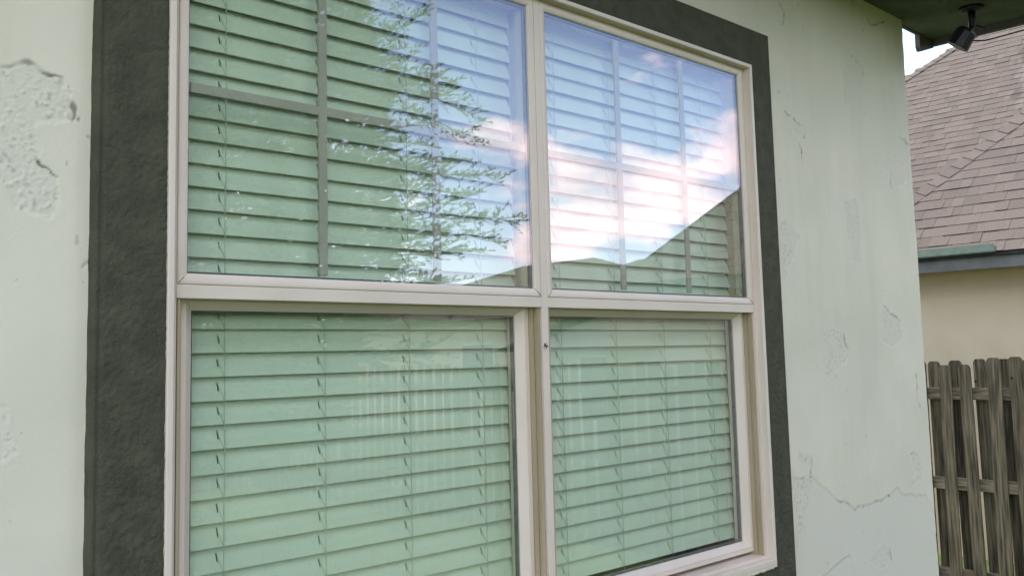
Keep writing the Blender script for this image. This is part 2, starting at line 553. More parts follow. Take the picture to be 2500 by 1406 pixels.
def dline(px, pz, pts, closed=False):
    d = np.full(px.shape, 9.0)
    q = pts + [pts[0]] if closed else pts
    for (x1, z1), (x2, z2) in zip(q[:-1], q[1:]):
        dx, dz = x2 - x1, z2 - z1
        t = np.clip(((px - x1) * dx + (pz - z1) * dz) / (dx * dx + dz * dz + 1e-12), 0, 1)
        d = np.minimum(d, np.hypot(px - x1 - t * dx, pz - z1 - t * dz))
    return d


def wall_relief(X, Z):
    h = fbm(X * 2.2, Z * 2.2, 3, 3) * 0.0022 + fbm(X * 22, Z * 22, 9, 3) * 0.00035
    wx = X + fbm(X * 45, Z * 45, 31, 3) * 0.010
    wz = Z + fbm(X * 45, Z * 45, 77, 3) * 0.010
    pr, dirt_gap_shade, coat = np.zeros(X.shape), np.zeros(X.shape), np.zeros(X.shape)
    rough = fbm(X * 165, Z * 165, 5, 3) * .75 + fbm(X * 60, Z * 60, 15, 2) * .35
    for poly, dep, ro in PATCH:
        xs, zs = [p[0] for p in poly], [p[1] for p in poly]
        bb = (X > min(xs) - .03) & (X < max(xs) + .03) & (Z > min(zs) - .03) & (Z < max(zs) + .03)
        if not bb.any():
            continue
        a, b = wx[bb], wz[bb]
        s = inpoly(a, b, poly)
        d = dline(a, b, poly, True)
        sg = np.where(s, d, -d)
        k = np.clip(sg / 0.004 + 0.3, 0, 1)
        lip = np.exp(-(sg + 0.004) ** 2 / (2 * 0.003 ** 2)) * 0.0003
        h[bb] += -k * dep * .65 * (0.75 + 0.5 * rough[bb]) + k * ro * np.abs(rough[bb]) * 0.0042 + lip
        pr[bb] = np.maximum(pr[bb], k)
        pit = (np.abs(rough[bb]) > 0.34) & (k > .9)
        dirt_gap_shade[bb] = np.maximum(dirt_gap_shade[bb], pit * 0.22 * ro)
    for poly in (COAT, COAT2):
        s = inpoly(wx, wz, poly)
        d = dline(wx, wz, poly, True)
        k = np.clip(np.where(s, d, -d) / 0.004, 0, 1)
        h -= k * 0.0018
        coat = np.maximum(coat, k * 0.8)
    for i, st in enumerate(STRK):
        xs, zs = [p[0] for p in st], [p[1] for p in st]
        bb = (X > min(xs) - .02) & (X < max(xs) + .02) & (Z > min(zs) - .02) & (Z < max(zs) + .02)
        if not bb.any():
            continue
        d = dline(wx[bb], wz[bb], st)
        w = 0.0022 * (1 + 1.4 * vnoise(X[bb] * 60, Z[bb] * 60, 50 + i))
        k = np.clip(1.6 - d / np.maximum(w, 0.0006), 0, 1)
        h[bb] -= k * 0.0012
        dirt_gap_shade[bb] = np.maximum(dirt_gap_shade[bb], np.clip(k * (0.42 + 1.2 * vnoise(X[bb] * 55, Z[bb] * 55, 8)), 0, 1))  # crack strokes darkened in colour to stand for the shaded gap
    specks = (vnoise(X * 70, Z * 70, 99) > 0.485)
    dirt_gap_shade = np.maximum(dirt_gap_shade, specks * 0.35)
    return h, pr, dirt_gap_shade, coat


WV, WF, WA = [], [], []


def wall_grid(xs, zs, detail=True):
    X, Z = np.meshgrid(np.array(xs), np.array(zs))
    if detail:
        h, a, b, c = wall_relief(X, Z)
    else:
        h = np.zeros(X.shape)
        a = b = c = h
    Y = WY - h
    e = np.clip((X - (CX - 0.014)) / 0.014, 0, 1)
    Xc = X + fbm(X * 0 + 3, Z * 30, 4, 3) * 0.004 * (e > 0)
    Y = Y + (1 - np.sqrt(np.clip(1 - e * e, 0, 1))) * 0.014
    base = len(WV)
    WV.extend(zip(Xc.ravel().tolist(), Y.ravel().tolist(), Z.ravel().tolist()))
    WA.extend(zip(a.ravel().tolist(), b.ravel().tolist(), c.ravel().tolist()))
    n, m_ = len(xs), len(zs)
    for j in range(m_ - 1):
        r = base + j * n
        WF.extend([(r + i, r + i + 1, r + n + i + 1, r + n + i) for i in range(n - 1)])


lin = lambda a, b, s: np.linspace(a, b, max(2, int(round((b - a) / s)) + 1))
SOF = 1.165 + Z0                                  # soffit height
zl, zh = Z0 - 0.80, Z0 + 0.80
OX0, OX1, OZ0, OZ1 = -0.006, 1.846, Z0 - 0.739, Z0 + 0.759     # rough opening
wall_grid(lin(-0.75, -0.1, .0026), lin(zl, zh, .0026))
wall_grid(list(lin(1.93, CX - .014, .0045)) + list(CX - .014 + .014 * np.sin(np.linspace(.15, math.pi / 2, 7))), lin(Z0 - 1.05, SOF + .02, .0045))
wall_grid([-6.0, -0.75], [-0.6, zl, zh, SOF + .02], False)
wall_grid([-0.75, -0.1], [-0.6, zl], False)
wall_grid([-0.75, -0.1], [zh, SOF + .02], False)
wall_grid([-0.1, 1.93], lin(OZ1, SOF + .02, .05), False)
wall_grid([-0.1, 1.93], [-0.6, OZ0], False)
wall_grid([-0.1, OX0], [OZ0, OZ1], False)
wall_grid([OX1, 1.93], [OZ0, OZ1], False)
wall_grid([1.93, CX - .014] + list(CX - .014 + .014 * np.sin(np.linspace(.15, math.pi / 2, 7))), [-0.6, Z0 - 1.05], False)
wall = mesh_obj('wall', WV, WF, M['stucco'], house, True)
ca = wall.data.color_attributes.new('wear_gap_shade', 'FLOAT_COLOR', 'POINT')
ca.data.foreach_set('color', np.hstack([np.array(WA), np.ones((len(WA), 1))]).ravel())
sw = MB()
sw.add([(CX - .0005, WY + .013, -.6), (CX - .0005, 9, -.6), (CX - .0005, 9, SOF + .3), (CX - .0005, WY + .013, SOF + .3)], [(0, 1, 2, 3)])
sw.add([(-6, WY, -.6), (-6, 9, -.6), (-6, 9, SOF + .3), (-6, WY, SOF + .3)], [(3, 2, 1, 0)])
sw.add([(-6, 9, -.6), (CX, 9, -.6), (CX, 9, SOF + .3), (-6, 9, SOF + .3)], [(0, 1, 2, 3)])
sw.build('side_wall', M['stucco'], house)

# eaves: soffit, fascias and the roof above
sf = MB()
sf.box(-6.4, CX + .34, -0.40, WY + .022, SOF, SOF + .02)
sf.build('soffit', M['soffit'], house)
fb = MB()
fb.box(CX + .325, CX + .345, -0.44, WY + .020, SOF - .03, SOF + .18, .003)
fb.build('fascia', M['fascia'], house)
fb = MB()
fb.box(-6.4, CX + .324, -0.44, -0.4005, SOF - .03, SOF + .18, .003)
fb.build('fascia', M['fascia'], house)
fb = MB()
e0, e1 = WY + .0225, WY + .042
pr = [(CX + .212, SOF + .10), (CX + .206, SOF - .055), (CX + .214, SOF - .068), (CX + .228, SOF - .070), (CX + .345, SOF - .032), (CX + .345, SOF + .10)]
n = len(pr)
fb.add([(x, e0, z) for x, z in pr] + [(x, e1, z) for x, z in pr], [tuple(range(n))[::-1], tuple(range(n, 2 * n))] + [(i, (i + 1) % n, n + (i + 1) % n, n + i) for i in range(n)])
fb.build('fascia_end_board', M['fascia'], house)
fb = MB()
fb.box(CX + .003, CX + .206, WY + .0225, WY + .035, SOF - .006, SOF + .1, .002)
fb.build('frieze_board', M['fascia'], house)
rf = MB()
rz = SOF + .19
rf.add([(-6.5, -.50, rz), (CX + .37, -.50, rz), (CX + .37, WY + .03, rz + .33), (CX + .02, WY + .03, rz + .33), (CX + .02, 4.5, rz + 2.4), (-6.5, 4.5, rz + 2.4), (CX + .02, 9, rz + .1), (-6.5, 9, rz + .1)],
       [(0, 1, 2, 3, 4, 5), (5, 4, 6, 7)])
rf.add([(-6.5, -.50, rz - .03), (CX + .37, -.50, rz - .03), (CX + .37, WY + .03, rz + .30), (CX + .02, WY + .03, rz + .30), (CX + .02, 4.5, rz + 2.37), (-6.5, 4.5, rz + 2.37), (CX + .02, 9, rz + .07), (-6.5, 9, rz + .07)],
       [(5, 4, 3, 2, 1, 0), (7, 6, 4, 5)])
rf.add([(CX, WY, SOF), (CX, 9, SOF), (CX, 9, rz), (CX, 4.5, rz + 2.38), (CX, WY, rz + .3)], [(0, 1, 2, 3, 4)])
rf.build('roof', M['shingle_mass'], house)

# rough textured stucco band round the window, standing 20 mm proud
TX0, TX1, TZ0, TZ1 = -0.1205, 1.958, Z0 - 0.860, Z0 + 0.872


def band(x0, x1, z0, z1, step):
    xs, zs = lin(x0, x1, step), lin(z0, z1, step)
    X, Z = np.meshgrid(xs, zs)
    d = np.minimum.reduce([X - TX0, TX1 - X, Z - TZ0, TZ1 - Z])
    e = np.clip(1 - d / 0.006, 0, 1)
    lump = fbm(X * 215, Z * 150, 21, 3)
    lump2 = np.clip(fbm(X * 120, Z * 120, 41, 2), 0, 1)
    h = lump * 0.0026 + lump2 * 0.0018 + fbm(X * 9, Z * 9, 2, 2) * 0.0012
    smooth_edge = np.clip((d - .012) / 0.008, 0.06, 1)
    h = h - np.exp(-((d - .0125) / .0022) ** 2) * .0035 / smooth_edge
    Y = 0.0015 - h * smooth_edge + (1 - np.sqrt(np.clip(1 - e * e, 0, 1))) * 0.006
    wob = fbm(X * 0 + 7.7, Z * 26, 61, 3) * 0.0018
    wobz = fbm(X * 26, Z * 0 + 3.3, 63, 3) * 0.0018
    Xo, Zo = X.copy(), Z.copy()
    Xo += wob * ((np.abs(X - TX0) < 1e-6) | (np.abs(X - TX1) < 1e-6))
    Zo += wobz * ((np.abs(Z - TZ0) < 1e-6) | (np.abs(Z - TZ1) < 1e-6))
    n, m_ = len(xs), len(zs)
    V = list(zip(Xo.ravel().tolist(), Y.ravel().tolist(), Zo.ravel().tolist()))
    Fq = []
    for j in range(m_ - 1):
        r = j * n
        Fq += [(r + i, r + i + 1, r + n + i + 1, r + n + i) for i in range(n - 1)]

    def skirt(idx, flip):
        b = len(V)
        for k in idx:
            x, y, z = V[k]
            V.append((x, WY + 0.006, z))
        for q in range(len(idx) - 1):
            f = (idx[q], idx[q + 1], b + q + 1, b + q)
            Fq.append(f[::-1] if flip else f)
    skirt([j * n for j in range(m_)], False)
    skirt([j * n + n - 1 for j in range(m_)], True)
    skirt(list(range(n)), True)
    skirt([(m_ - 1) * n + i for i in range(n)], False)
    return V, Fq


tb = MB()
FX0, FX1, FZ0, FZ1 = 0.0, 1.840, Z0 - 0.733, Z0 + 0.753       # outside of the window flange
tb.add(*band(TX0, FX0 + .001, TZ0, TZ1, .0028))
tb.add(*band(FX1 - .001, TX1, TZ0, TZ1, .0034))
tb.add(*band(FX0 + .001, FX1 - .001, FZ1 - .001, TZ1, .0036))
tb.add(*band(FX0 + .001, FX1 - .001, TZ0, FZ0 + .001, .0036))
trim = tb.build('window_trim', M['trim'], house, True)
trim['label'] = 'dark olive grey rough stucco band around the window'

# ------------------------------------------------------------------ window: shared frame, then two hung units
wf = MB()
wf.sweep(FX0, FX1, FZ0, FZ1, [(0, .05), (0, -.0035), (.0018, -.0055), (.0105, -.0055), (.0125, -.0035), (.0125, .0185), (.0255, .0185), (.0255, .10)])
frame = wf.build('window_frame', M['vinyl'], house)
mu = MB()
mu.box(.9105, .9315, .0155, .10, Z0 - .722, Z0 + .739, .0012)
mu.build('mullion', M['vinyl'], frame)
sl = MB()
sl.box(.010, 1.830, -.0065, .040, Z0 - .726, Z0 - .7085, .003)
sl.box(.0255, 1.8145, .012, .075, Z0 - .7080, Z0 - .6985, .0015)
sl.build('sill', M['vinyl'], frame)
ck = MB()
rr = random.Random(3)
pts = [(.02 + i * .012, -.0030 + rr.uniform(-.001, .001), Z0 - .7335 + rr.uniform(-.002, .002)) for i in range(151)]
ck.tube(pts, [.0035 * rr.uniform(.5, 1.5) for _ in pts], 6)
ck.build('caulk_line', M['caulk'], frame, True)

for (a, b, wlab) in ((.0255, .9100, 'left hung sash unit with tree mirrored in its upper pane'), (.9320, 1.8145, 'right hung sash unit mirroring clouds and neighbour roof')):
    # meeting rail is the window part's own mesh; everything else hangs below it
    rl = MB()
    rl.box(a - .001, b + .0005, .0150, .052, Z0 + .0005, Z0 + .0240, .0014)
    win = rl.build('window', M['vinyl'], house)
    win['label'] = wlab
    bd = MB()
    bd.sweep(a + .0006, b - .0006, Z0 + .0247, Z0 + .7355, [(0, .060), (0, .0165), (.0016, .0150), (.0060, .0148), (.0120, .0158), (.0170, .0178), (.0188, .0200), (.0190, .0285), (.0190, .060)])
    bd.build('glazing_bead', M['vinyl'], win)
    for (cx_, sx_) in ((a, 1), (b, -1)):
        sm = MB()
        p0, p1 = Vector((cx_ + sx_ * .0012, .0146, Z0 + .0262)), Vector((cx_ + sx_ * .0188, .0190, Z0 + .0437))
        pm = Vector((cx_ + sx_ * .0100, .0150, Z0 + .0347))
        sm.tube([p0, pm, p1], .0006 if sx_ > 0 else .0010, 4)
        sm.build('mitre_joint', M['debris'], win)
    gx0, gx1, gz0, gz1 = a + .0150, b - .0150, Z0 + .0400, Z0 + .7200
    for y, k in ((.0215, 'glass_out'), (.0365, 'glass_in')):
        MB().box(gx0, gx1, y, y + .003, gz0, gz1).build('glass_pane', M[k], win)
    sp = MB()
    sp.sweep(gx0 + .001, gx1 - .001, gz0 + .001, gz1 - .001, [(0, .0246), (.0062, .0246), (.0062, .0364), (0, .0364), (0, .0246)])
    sp.build('spacer', M['spacer'], win)
    w3 = (gx1 - gx0) / 3
    zm = Z0 + .3720
    for q in (1, 2):
        xx = gx0 + w3 * q
        MB().box(xx - .009, xx + .009, .0272, .0338, gz0 + .012, gz1 - .012, .0012).build('grille_bar', M['grille'], win)
    MB().box(gx0 + .012, gx1 - .012, .0276, .0334, zm - .009, zm + .009, .0012).build('grille_bar', M['grille'], win)
    # jamb tracks behind the meeting rail
    tk = MB()
    z0, z1 = Z0 - .7170, Z0 + .0180
    tk.sweep(a + .0003, b - .0003, z0, z1, [(0, .0560), (.0028, .0560), (.0030, .0205), (.0075, .0200), (.0077, .0560), (.0108, .0560), (.0110, .0330), (.0158, .0335), (.0160, .10)])
    tk.build('jamb_track', M['vinyl_dirty'], win)
    sa, sb = a + .0170, b - .0170
    ls = MB()
    ls.sweep(sa, sb, Z0 - .688, Z0 + .0120, [(0, .085), (0, .0440), (.0015, .0425), (.0115, .0425), (.0120, .0445), (.0132, .0445), (.0137, .0428), (.0285, .0585), (.0295, .0600), (.0295, .0700), (.0295, .085)])
    ls.build('lower_sash', M['vinyl'], win)
    hx0, hx1, hz0, hz1 = sa + .0255, sb - .0255, Z0 - .688 + .0255, Z0 + .012 - .0255
    for y, k in ((.0600, 'glass_out'), (.0730, 'glass_in')):
        MB().box(hx0, hx1, y, y + .003, hz0, hz1).build('glass_pane', M[k], win)
    sp = MB()
    sp.sweep(hx0 + .001, hx1 - .001, hz0 + .001, hz1 - .001, [(0, .0631), (.0062, .0631), (.0062, .0729), (0, .0729), (0, .0631)])
    sp.build('spacer', M['spacer'], win)

# plaster reveal and the dim room behind
rv = MB()
rv.sweep(OX0 - .02, OX1 + .02, OZ0 - .02, OZ1 + .02, [(0, .075), (.030, .075), (.030, .180), (-.0, .180)])
rv.box(.9060, .9360, .101, .180, OZ0 + .02, OZ1 - .02)
rv.build('window_reveal', M['reveal'], house)
rm = MB()
X0, X1, Y0, Y1, ZA, ZB = -2.0, 2.9, .182, 3.6, -0.2, SOF - .05
rm.add([(X0, Y0, ZA), (X1, Y0, ZA), (X1, Y1, ZA), (X0, Y1, ZA), (X0, Y0, ZB), (X1, Y0, ZB), (X1, Y1, ZB), (X0, Y1, ZB)], [(0, 1, 2, 3), (7, 6, 5, 4), (1, 5, 6, 2), (3, 2, 6, 7), (0, 3, 7, 4)])
a0, a1, b0, b1 = OX0 + .01, OX1 - .01, OZ0 + .01, OZ1 - .01
rm.add([(X0, Y0, ZA), (X1, Y0, ZA), (X1, Y0, ZB), (X0, Y0, ZB), (a0, Y0, b0), (a1, Y0, b0), (a1, Y0, b1), (a0, Y0, b1)], [(0, 1, 5, 4), (1, 2, 6, 5), (2, 3, 7, 6), (3, 0, 4, 7)])
rm.build('room_shell', M['room'], house)

# ------------------------------------------------------------------ blinds
TILT = math.radians(70)
SLW, PITCH = 0.0505, 0.0430


def slat_mesh(length, holes):
    """a thin crowned slat, lower edge at the origin, with the cord slots cut through"""
    n = 7
    cs = []
    for i in range(n):
        t = [0, .03, .34, .5, .66, .97, 1][i]
        bow = 0.0022 * (1 - (2 * t - 1) ** 2)
        cs.append((t * SLW, bow))
    ca_, sa_ = math.cos(TILT), math.sin(TILT)
    xs = [0.0]
    hole_iv = []
    for h in holes:
        hole_iv.append((len(xs), len(xs) + 1))
        xs += [h - .0017, h + .0017]
    xs.append(length)
    th = 0.0026
    V, Fq = [], []
    for side in (0, 1):
        for x in xs:
            for (s, bw) in cs:
                off = bw - side * th
                # along the slat: up and back; bow is outward (-y, and up)
                yy = s * ca_ - off * sa_
                zz = s * sa_ + off * ca_
                V.append((x, yy, zz))
    nx_ = len(xs)
    N = nx_ * n
    hs = {iv[0] for iv in hole_iv}
    id_ = lambda sd_, i, j: sd_ * N + i * n + j
    for i in range(nx_ - 1):
        for j in range(n - 1):
            hole = i in hs and j in (2, 3)
            if not hole:
                Fq.append((id_(0, i, j), id_(0, i + 1, j), id_(0, i + 1, j + 1), id_(0, i, j + 1)))
                Fq.append((id_(1, i, j), id_(1, i, j + 1), id_(1, i + 1, j + 1), id_(1, i + 1, j)))
        Fq.append((id_(0, i, 0), id_(1, i, 0), id_(1, i + 1, 0), id_(0, i + 1, 0)))
        Fq.append((id_(0, i, n - 1), id_(0, i + 1, n - 1), id_(1, i + 1, n - 1), id_(1, i, n - 1)))
    for i in (0, nx_ - 1):
        for j in range(n - 1):
            Fq.append((id_(0, i, j), id_(0, i, j + 1), id_(1, i, j + 1), id_(1, i, j)))
    me = bpy.data.meshes.new('slat')
    me.from_pydata(V, [], Fq)
    me.materials.append(M['slat'])
    me.update()
    return me


BY = 0.0885
for (bx0, bx1, cords, lab) in ((.0320, .8980, (.149, .363, .5745, .786), 'white slatted blind behind the left window unit'), (.9440, 1.8100, (1.049, 1.260, 1.466, 1.686), 'white slatted blind behind the right window unit')):
    bl = empty('window_blind', (bx0, BY, Z0 - .70))
    tag(bl, lab, 'blind', 'closed blinds inside the twin window')
    me = slat_mesh(bx1 - bx0, [c - bx0 - .0075 for c in cords])
    for k in range(-17, 15):
        s = bpy.data.objects.new('slat', me)
        link(s, bl)
        s.location = (random.uniform(-.0008, .0008), random.uniform(-.0006, .0006), .70 + .0808 + PITCH * k + random.uniform(-.0007, .0007))
        s.rotation_euler = (random.uniform(-.02, .02), random.uniform(-.0006, .0006), 0)
    hd = MB()
    hd.box(bx0, bx1, BY + .002, BY + .052, Z0 + .705, Z0 + .752, .002)
    hd.build('headrail', M['slat'], bl)
    br = MB()
    br.box(bx0, bx1, BY - .002, BY + .046, Z0 - .705, Z0 - .688, .003)
    br.build('bottom_rail', M['slat'], bl)
    for c in cords:
        cc = MB()
        cc.tube([(c + random.uniform(-.0008, .0008), BY - .0045, Z0 + .70 - i * .0425) for i in range(33)], .0009, 6)
        for k in range(-17, 15):
            z = Z0 + .0808 + PITCH * k
            cc.tube([(c - .0085, BY + .006, z + .031), (c - .005, BY - .0005, z + .014), (c - .0008, BY - .004, z + .001)], .0006, 5)
        cc.build('ladder_cord', M['cord'], bl)

# ------------------------------------------------------------------ flood light under the soffit
fl = empty('flood_light', (3.07, -.20, SOF))
tag(fl, 'small black flood light hanging under the dark eave at the wall corner', 'light')
bs = MB()
bs.tube([(3.07, -.215, SOF - .001), (3.07, -.215, SOF - .012), (3.07, -.215, SOF - .018)], [.045, .043, .028], 20)
bs.build('base_plate', M['black'], fl, True)
st = MB()
st.tube([(3.07, -.215, SOF - .016), (3.07, -.214, SOF - .040), (3.07, -.213, SOF - .075), (3.07, -.212, SOF - .080)], [.014, .0135, .0135, .010], 14)
st.tube([(3.07, -.213, SOF - .078), (3.050, -.205, SOF - .098)], [.009, .008], 10)
st.build('stem', M['black'], fl, True)
kn = MB()
kn.tube([(3.08, -.215, SOF - .066), (3.120, -.235, SOF - .072), (3.145, -.247, SOF - .076)], [.004, .005, .0035], 8)
kn.build('adjusting_knob', M['black'], fl, True)
hd = MB()
ax = Vector((-.12, .52, -.72)).normalized()
c0 = Vector((3.050, -.205, SOF - .088))
prof = [(-.004, .018), (0, .031), (.010, .037), (.048, .041), (.070, .0435), (.072, .041), (.068, .038)]
hd.tube([c0 + ax * t for t, r in prof], [r for t, r in prof], 10)
hd.build('lamp_head', M['black'], fl)
ln = MB()
ln.tube([c0 + ax * .0675, c0 + ax * .071], [.0375, .035], 16)
ln.build('lens', M['lens'], fl)
cb = MB()
c1 = c0 + ax * .030 + Vector((.040, -.02, -.012))
cb.tube([c1, c1 + Vector((.022, -.035, -.004)), c1 + Vector((.04, -.10, .003)), c1 + Vector((.055, -.20, .012)), c1 + Vector((.06, -.33, .03)), c1 + Vector((.055, -.42, .075))], .0028, 6)
cb.build('power_cable', M['black'], fl, True)

# bit of debris on the mullion
db = MB()
rr = random.Random(5)
for k in range(7):
    p0 = Vector((.9125, .0125, Z0 - .088))
    q = p0 + Vector((rr.uniform(-.006, .009), rr.uniform(-.005, .002), rr.uniform(-.012, .010)))
    db.tube([p0, (p0 + q) / 2 + Vector((rr.uniform(-.003, .003), -.002, rr.uniform(-.003, .003))), q], [.0012, .0009, .0004], 5)
tag(db.build('dead_insect', M['debris']), 'tiny dark dried insect stuck to the beige mullion below the meeting rail', 'insect')


# ------------------------------------------------------------------ fences
def picket_mesh(h, w=.090, t=.016, cut=.020):
    pr = [(-w / 2, 0), (w / 2, 0), (w / 2, h - cut * 1.4), (w / 2 - cut * .35, h - cut * .55), (w / 2 - cut, h), (-w / 2 + cut, h), (-w / 2 + cut * .35, h - cut * .55), (-w / 2, h - cut * 1.4)]
    n_ = len(pr)
    me = bpy.data.meshes.new('picket')
    me.from_pydata([(-t / 2, y, z) for y, z in pr] + [(t / 2, y, z) for y, z in pr], [], [tuple(range(n_))[::-1], tuple(range(n_, 2 * n_))] + [(i, (i + 1) % n_, n_ + (i + 1) % n_, n_ + i) for i in range(n_)])
    me.materials.append(M['wood'])
    me.update()
    return me


PK = [picket_mesh(1.83, .091), picket_mesh(1.808, .086), picket_mesh(1.845, .096)]
FTOP = Z0 - .221
RAILS = (-.43, -1.10, -1.77)


def fence(name, x, y, rz, length, lab):
    """runs along local +y from (x, y); local -x is the yard side"""
    f = empty(name, (x, y, FTOP - 1.83))
    f.rotation_euler.z = rz
    tag(f, lab, 'fence')
    n_ = int(length / .173)
    for i in range(n_):
        for sd_ in (0, 1):
            p = bpy.data.objects.new('picket', random.choice(PK))
            link(p, f)
            p.location = ((-.029 if sd_ == 0 else .029) + random.uniform(-.001, .001), .06 + i * .173 + (.0865 if sd_ else 0) + random.uniform(-.008, .008), random.uniform(-.020, .012))
            p.rotation_euler = (random.uniform(-.011, .011), 0, random.uniform(-.03, .03))
    for zr in RAILS:
        zt = zr + Z0 - (FTOP - 1.83)
        for k in range(int(math.ceil(length / 2.4))):
            y0, y1 = k * 2.4 + .002, min(length, (k + 1) * 2.4)
            r = bpy.data.objects.new('rail', None)
            bpy.data.objects.remove(r)
            me_ = MB().box(-.0185, .0185, y0, y1, zt - .089, zt, .003)
            o = me_.build('rail', M['rail_wood'])
            o.parent = f
            if zr == RAILS[0]:
                o2 = MB().box(.039, .128, y0 - .04, y0 + .05, -.1, 1.80, .004).build('post', M['wood'])
                o2.parent = f
    return f


sf_ = fence('side_fence', 6.85, -11.9, 0.0, 18.2, 'weathered wooden board on board fence beside the tan house')
fence('back_fence', 6.70, -12.0, math.radians(90), 16.0, 'weathered wooden fence across the far end of the yard')
kh = MB()
for (yy, zz, r) in ((.70, 1.69, .012), (1.245, 1.67, .010), (.995, 1.695, .008), (.52, .93, .010)):
    a = [(6.85 - .0395, yy + math.cos(t) * r, FTOP - 1.83 + zz + math.sin(t) * r * 1.3) for t in [i * math.pi / 5 for i in range(10)]]
    kh.add(a, [tuple(range(10))])
o = kh.build('knot', M['nail'])
o.parent = sf_
o.matrix_parent_inverse = Matrix.Translation(sf_.location).inverted()

# ------------------------------------------------------------------ neighbouring houses
nb = empty('neighbour_house', (8.6, -1.2, -.5))
tag(nb, 'tan stucco house with steep brown shingle hip roof behind the side fence', 'house')
XE, ZE = 8.30, Z0 + .725
YA0, YA1 = -5.75, 3.17
w = MB()
w.box(8.62, 16.5, YA0 + .32, YA1 - .32, -.7, ZE - .06)
w.build('wall', M['tan'], nb)
w = MB()
w.box(11.95, 22, -9.0, 8.6, -.7, ZE - .06)
w.build('wall', M['tan'], nb)
PKX = XE + (YA1 - YA0) / 2
PKY = (YA0 + YA1) / 2
PKZ = ZE + (YA1 - YA0) / 2
ra = MB()
dz = -.012
ra.add([(XE, YA0, ZE + dz), (XE, YA1, ZE + dz), (PKX, PKY, PKZ + dz), (17.5, YA0, ZE + dz), (17.5, PKY, PKZ + dz), (17.5, YA1, ZE + dz)], [(0, 2, 1), (0, 3, 4, 2), (1, 2, 4, 5)])
roofA = ra.build('roof', M['underlay_edge_shade'], nb)
XB, ZBE = 11.65, ZE
hipB = lambda x: 5.12 - 1.36 * (x - 15.36)
rb = MB()
rb.add([(XB, -9.3, ZBE + dz), (XB, hipB(XB), ZBE + dz), (18.5, hipB(18.5), ZBE + 6.85 + dz), (18.5, -2.5, ZBE + 6.85 + dz), (25, hipB(XB), ZBE + dz), (25, -9.3, ZBE + dz)], [(0, 3, 2, 1), (2, 4, 1), (0, 5, 3), (3, 5, 4, 2)])
roofB = rb.build('roof', M['underlay_edge_shade'], nb)
sft = MB()
sft.box(XE + .02, 8.62, YA0 + .03, YA1 - .03, ZE - .075, ZE - .055)
sft.build('soffit', M['tan'], nb)
gt = MB()
gt.box(XE - .015, XE + .05, YA0 - .02, YA1 + .02, ZE - .055, ZE - .016, .006)
gt.build('gutter', M['gutter'], nb)
fa = MB()
fa.box(XE + .015, XE + .045, YA0, YA1, ZE - .165, ZE - .056, .004)
fa.build('fascia', M['grey_fascia'], nb)
fs = MB()
nrm = Vector((-1, 0, 1)).normalized()
fy0, fy1 = 1.56, YA1 + .02
q = [Vector((XE - .035, 0, ZE - .035)) + nrm * .024, Vector((XE + .032, 0, ZE + .032)) + nrm * .030]
fs.add([(q[0].x, fy0 - .03, q[0].z), (q[0].x, fy1, q[0].z), (q[1].x, fy1, q[1].z), (q[1].x, fy0, q[1].z), (q[0].x, fy0 - .03, q[0].z - .012), (q[0].x, fy1, q[0].z - .012), (q[1].x, fy1, q[1].z - .012), (q[1].x, fy0, q[1].z - .012)],
       [(0, 3, 2, 1), (0, 1, 5, 4), (1, 2, 6, 5), (2, 3, 7, 6), (3, 0, 4, 7)])
fs.build('green_flashing', M['flash'], nb)

# shingles: unit tab, origin at the lower left corner, local u along y (width 1), v up the slope
S2 = math.sqrt(.5)
EXPO = .143


def tab_verts(wd, th, lift=.0):
    e = EXPO + .02
    vs = []
    for (u, v, t) in ((0, 0, th), (wd, 0, th), (wd, e, th * .35), (0, e, th * .35), (0, 0, -.004), (wd, 0, -.004), (wd, e, -.004), (0, e, -.004)):
        vs.append(((v * S2 - t * S2), u, (v * S2 + t * S2)))
    return vs


TABF = [(0, 3, 2, 1), (0, 1, 5, 4), (1, 2, 6, 5), (2, 3, 7, 6), (3, 0, 4, 7)]
TABW = [.075, .105, .135, .17, .21]
TABM = []
for wd in TABW:
    for th in (.009, .0125):
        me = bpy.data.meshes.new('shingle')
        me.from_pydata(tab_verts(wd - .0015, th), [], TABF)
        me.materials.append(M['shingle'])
        me.materials.append(M['underlay_edge_shade'])
        me.polygons[1].material_index = 1  # dark front edge: the shadow line under each course, put into the colour
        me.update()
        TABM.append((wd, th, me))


def shingle_field(roof, xe, ze, ylo, yhi, ncourse, view):
    mb = MB()
    cnt = 0
    rr_ = random.Random(int(xe * 100))
    for c in range(ncourse):
        x = xe + c * EXPO * S2
        z = ze + c * EXPO * S2
        y = ylo(x) - rr_.uniform(0, .2)
        end = yhi(x)
        while y < end:
            wd, th, me = TABM[rr_.randrange(len(TABM))]
            if y >= ylo(x) - .02 and y + wd <= end + .06:
                if view(x, y):
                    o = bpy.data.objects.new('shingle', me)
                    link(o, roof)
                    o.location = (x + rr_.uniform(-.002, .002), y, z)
                    cnt += 1
                else:
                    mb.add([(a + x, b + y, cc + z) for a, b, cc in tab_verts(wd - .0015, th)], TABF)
            y += wd
    m = mb.build('shingle_field', M['shingle_mass'], roof)
    m.data.materials.append(M['underlay_edge_shade'])
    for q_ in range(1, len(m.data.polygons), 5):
        m.data.polygons[q_].material_index = 1  # same painted shadow line along the front edges of the field
    m['kind'] = 'stuff'
    return cnt


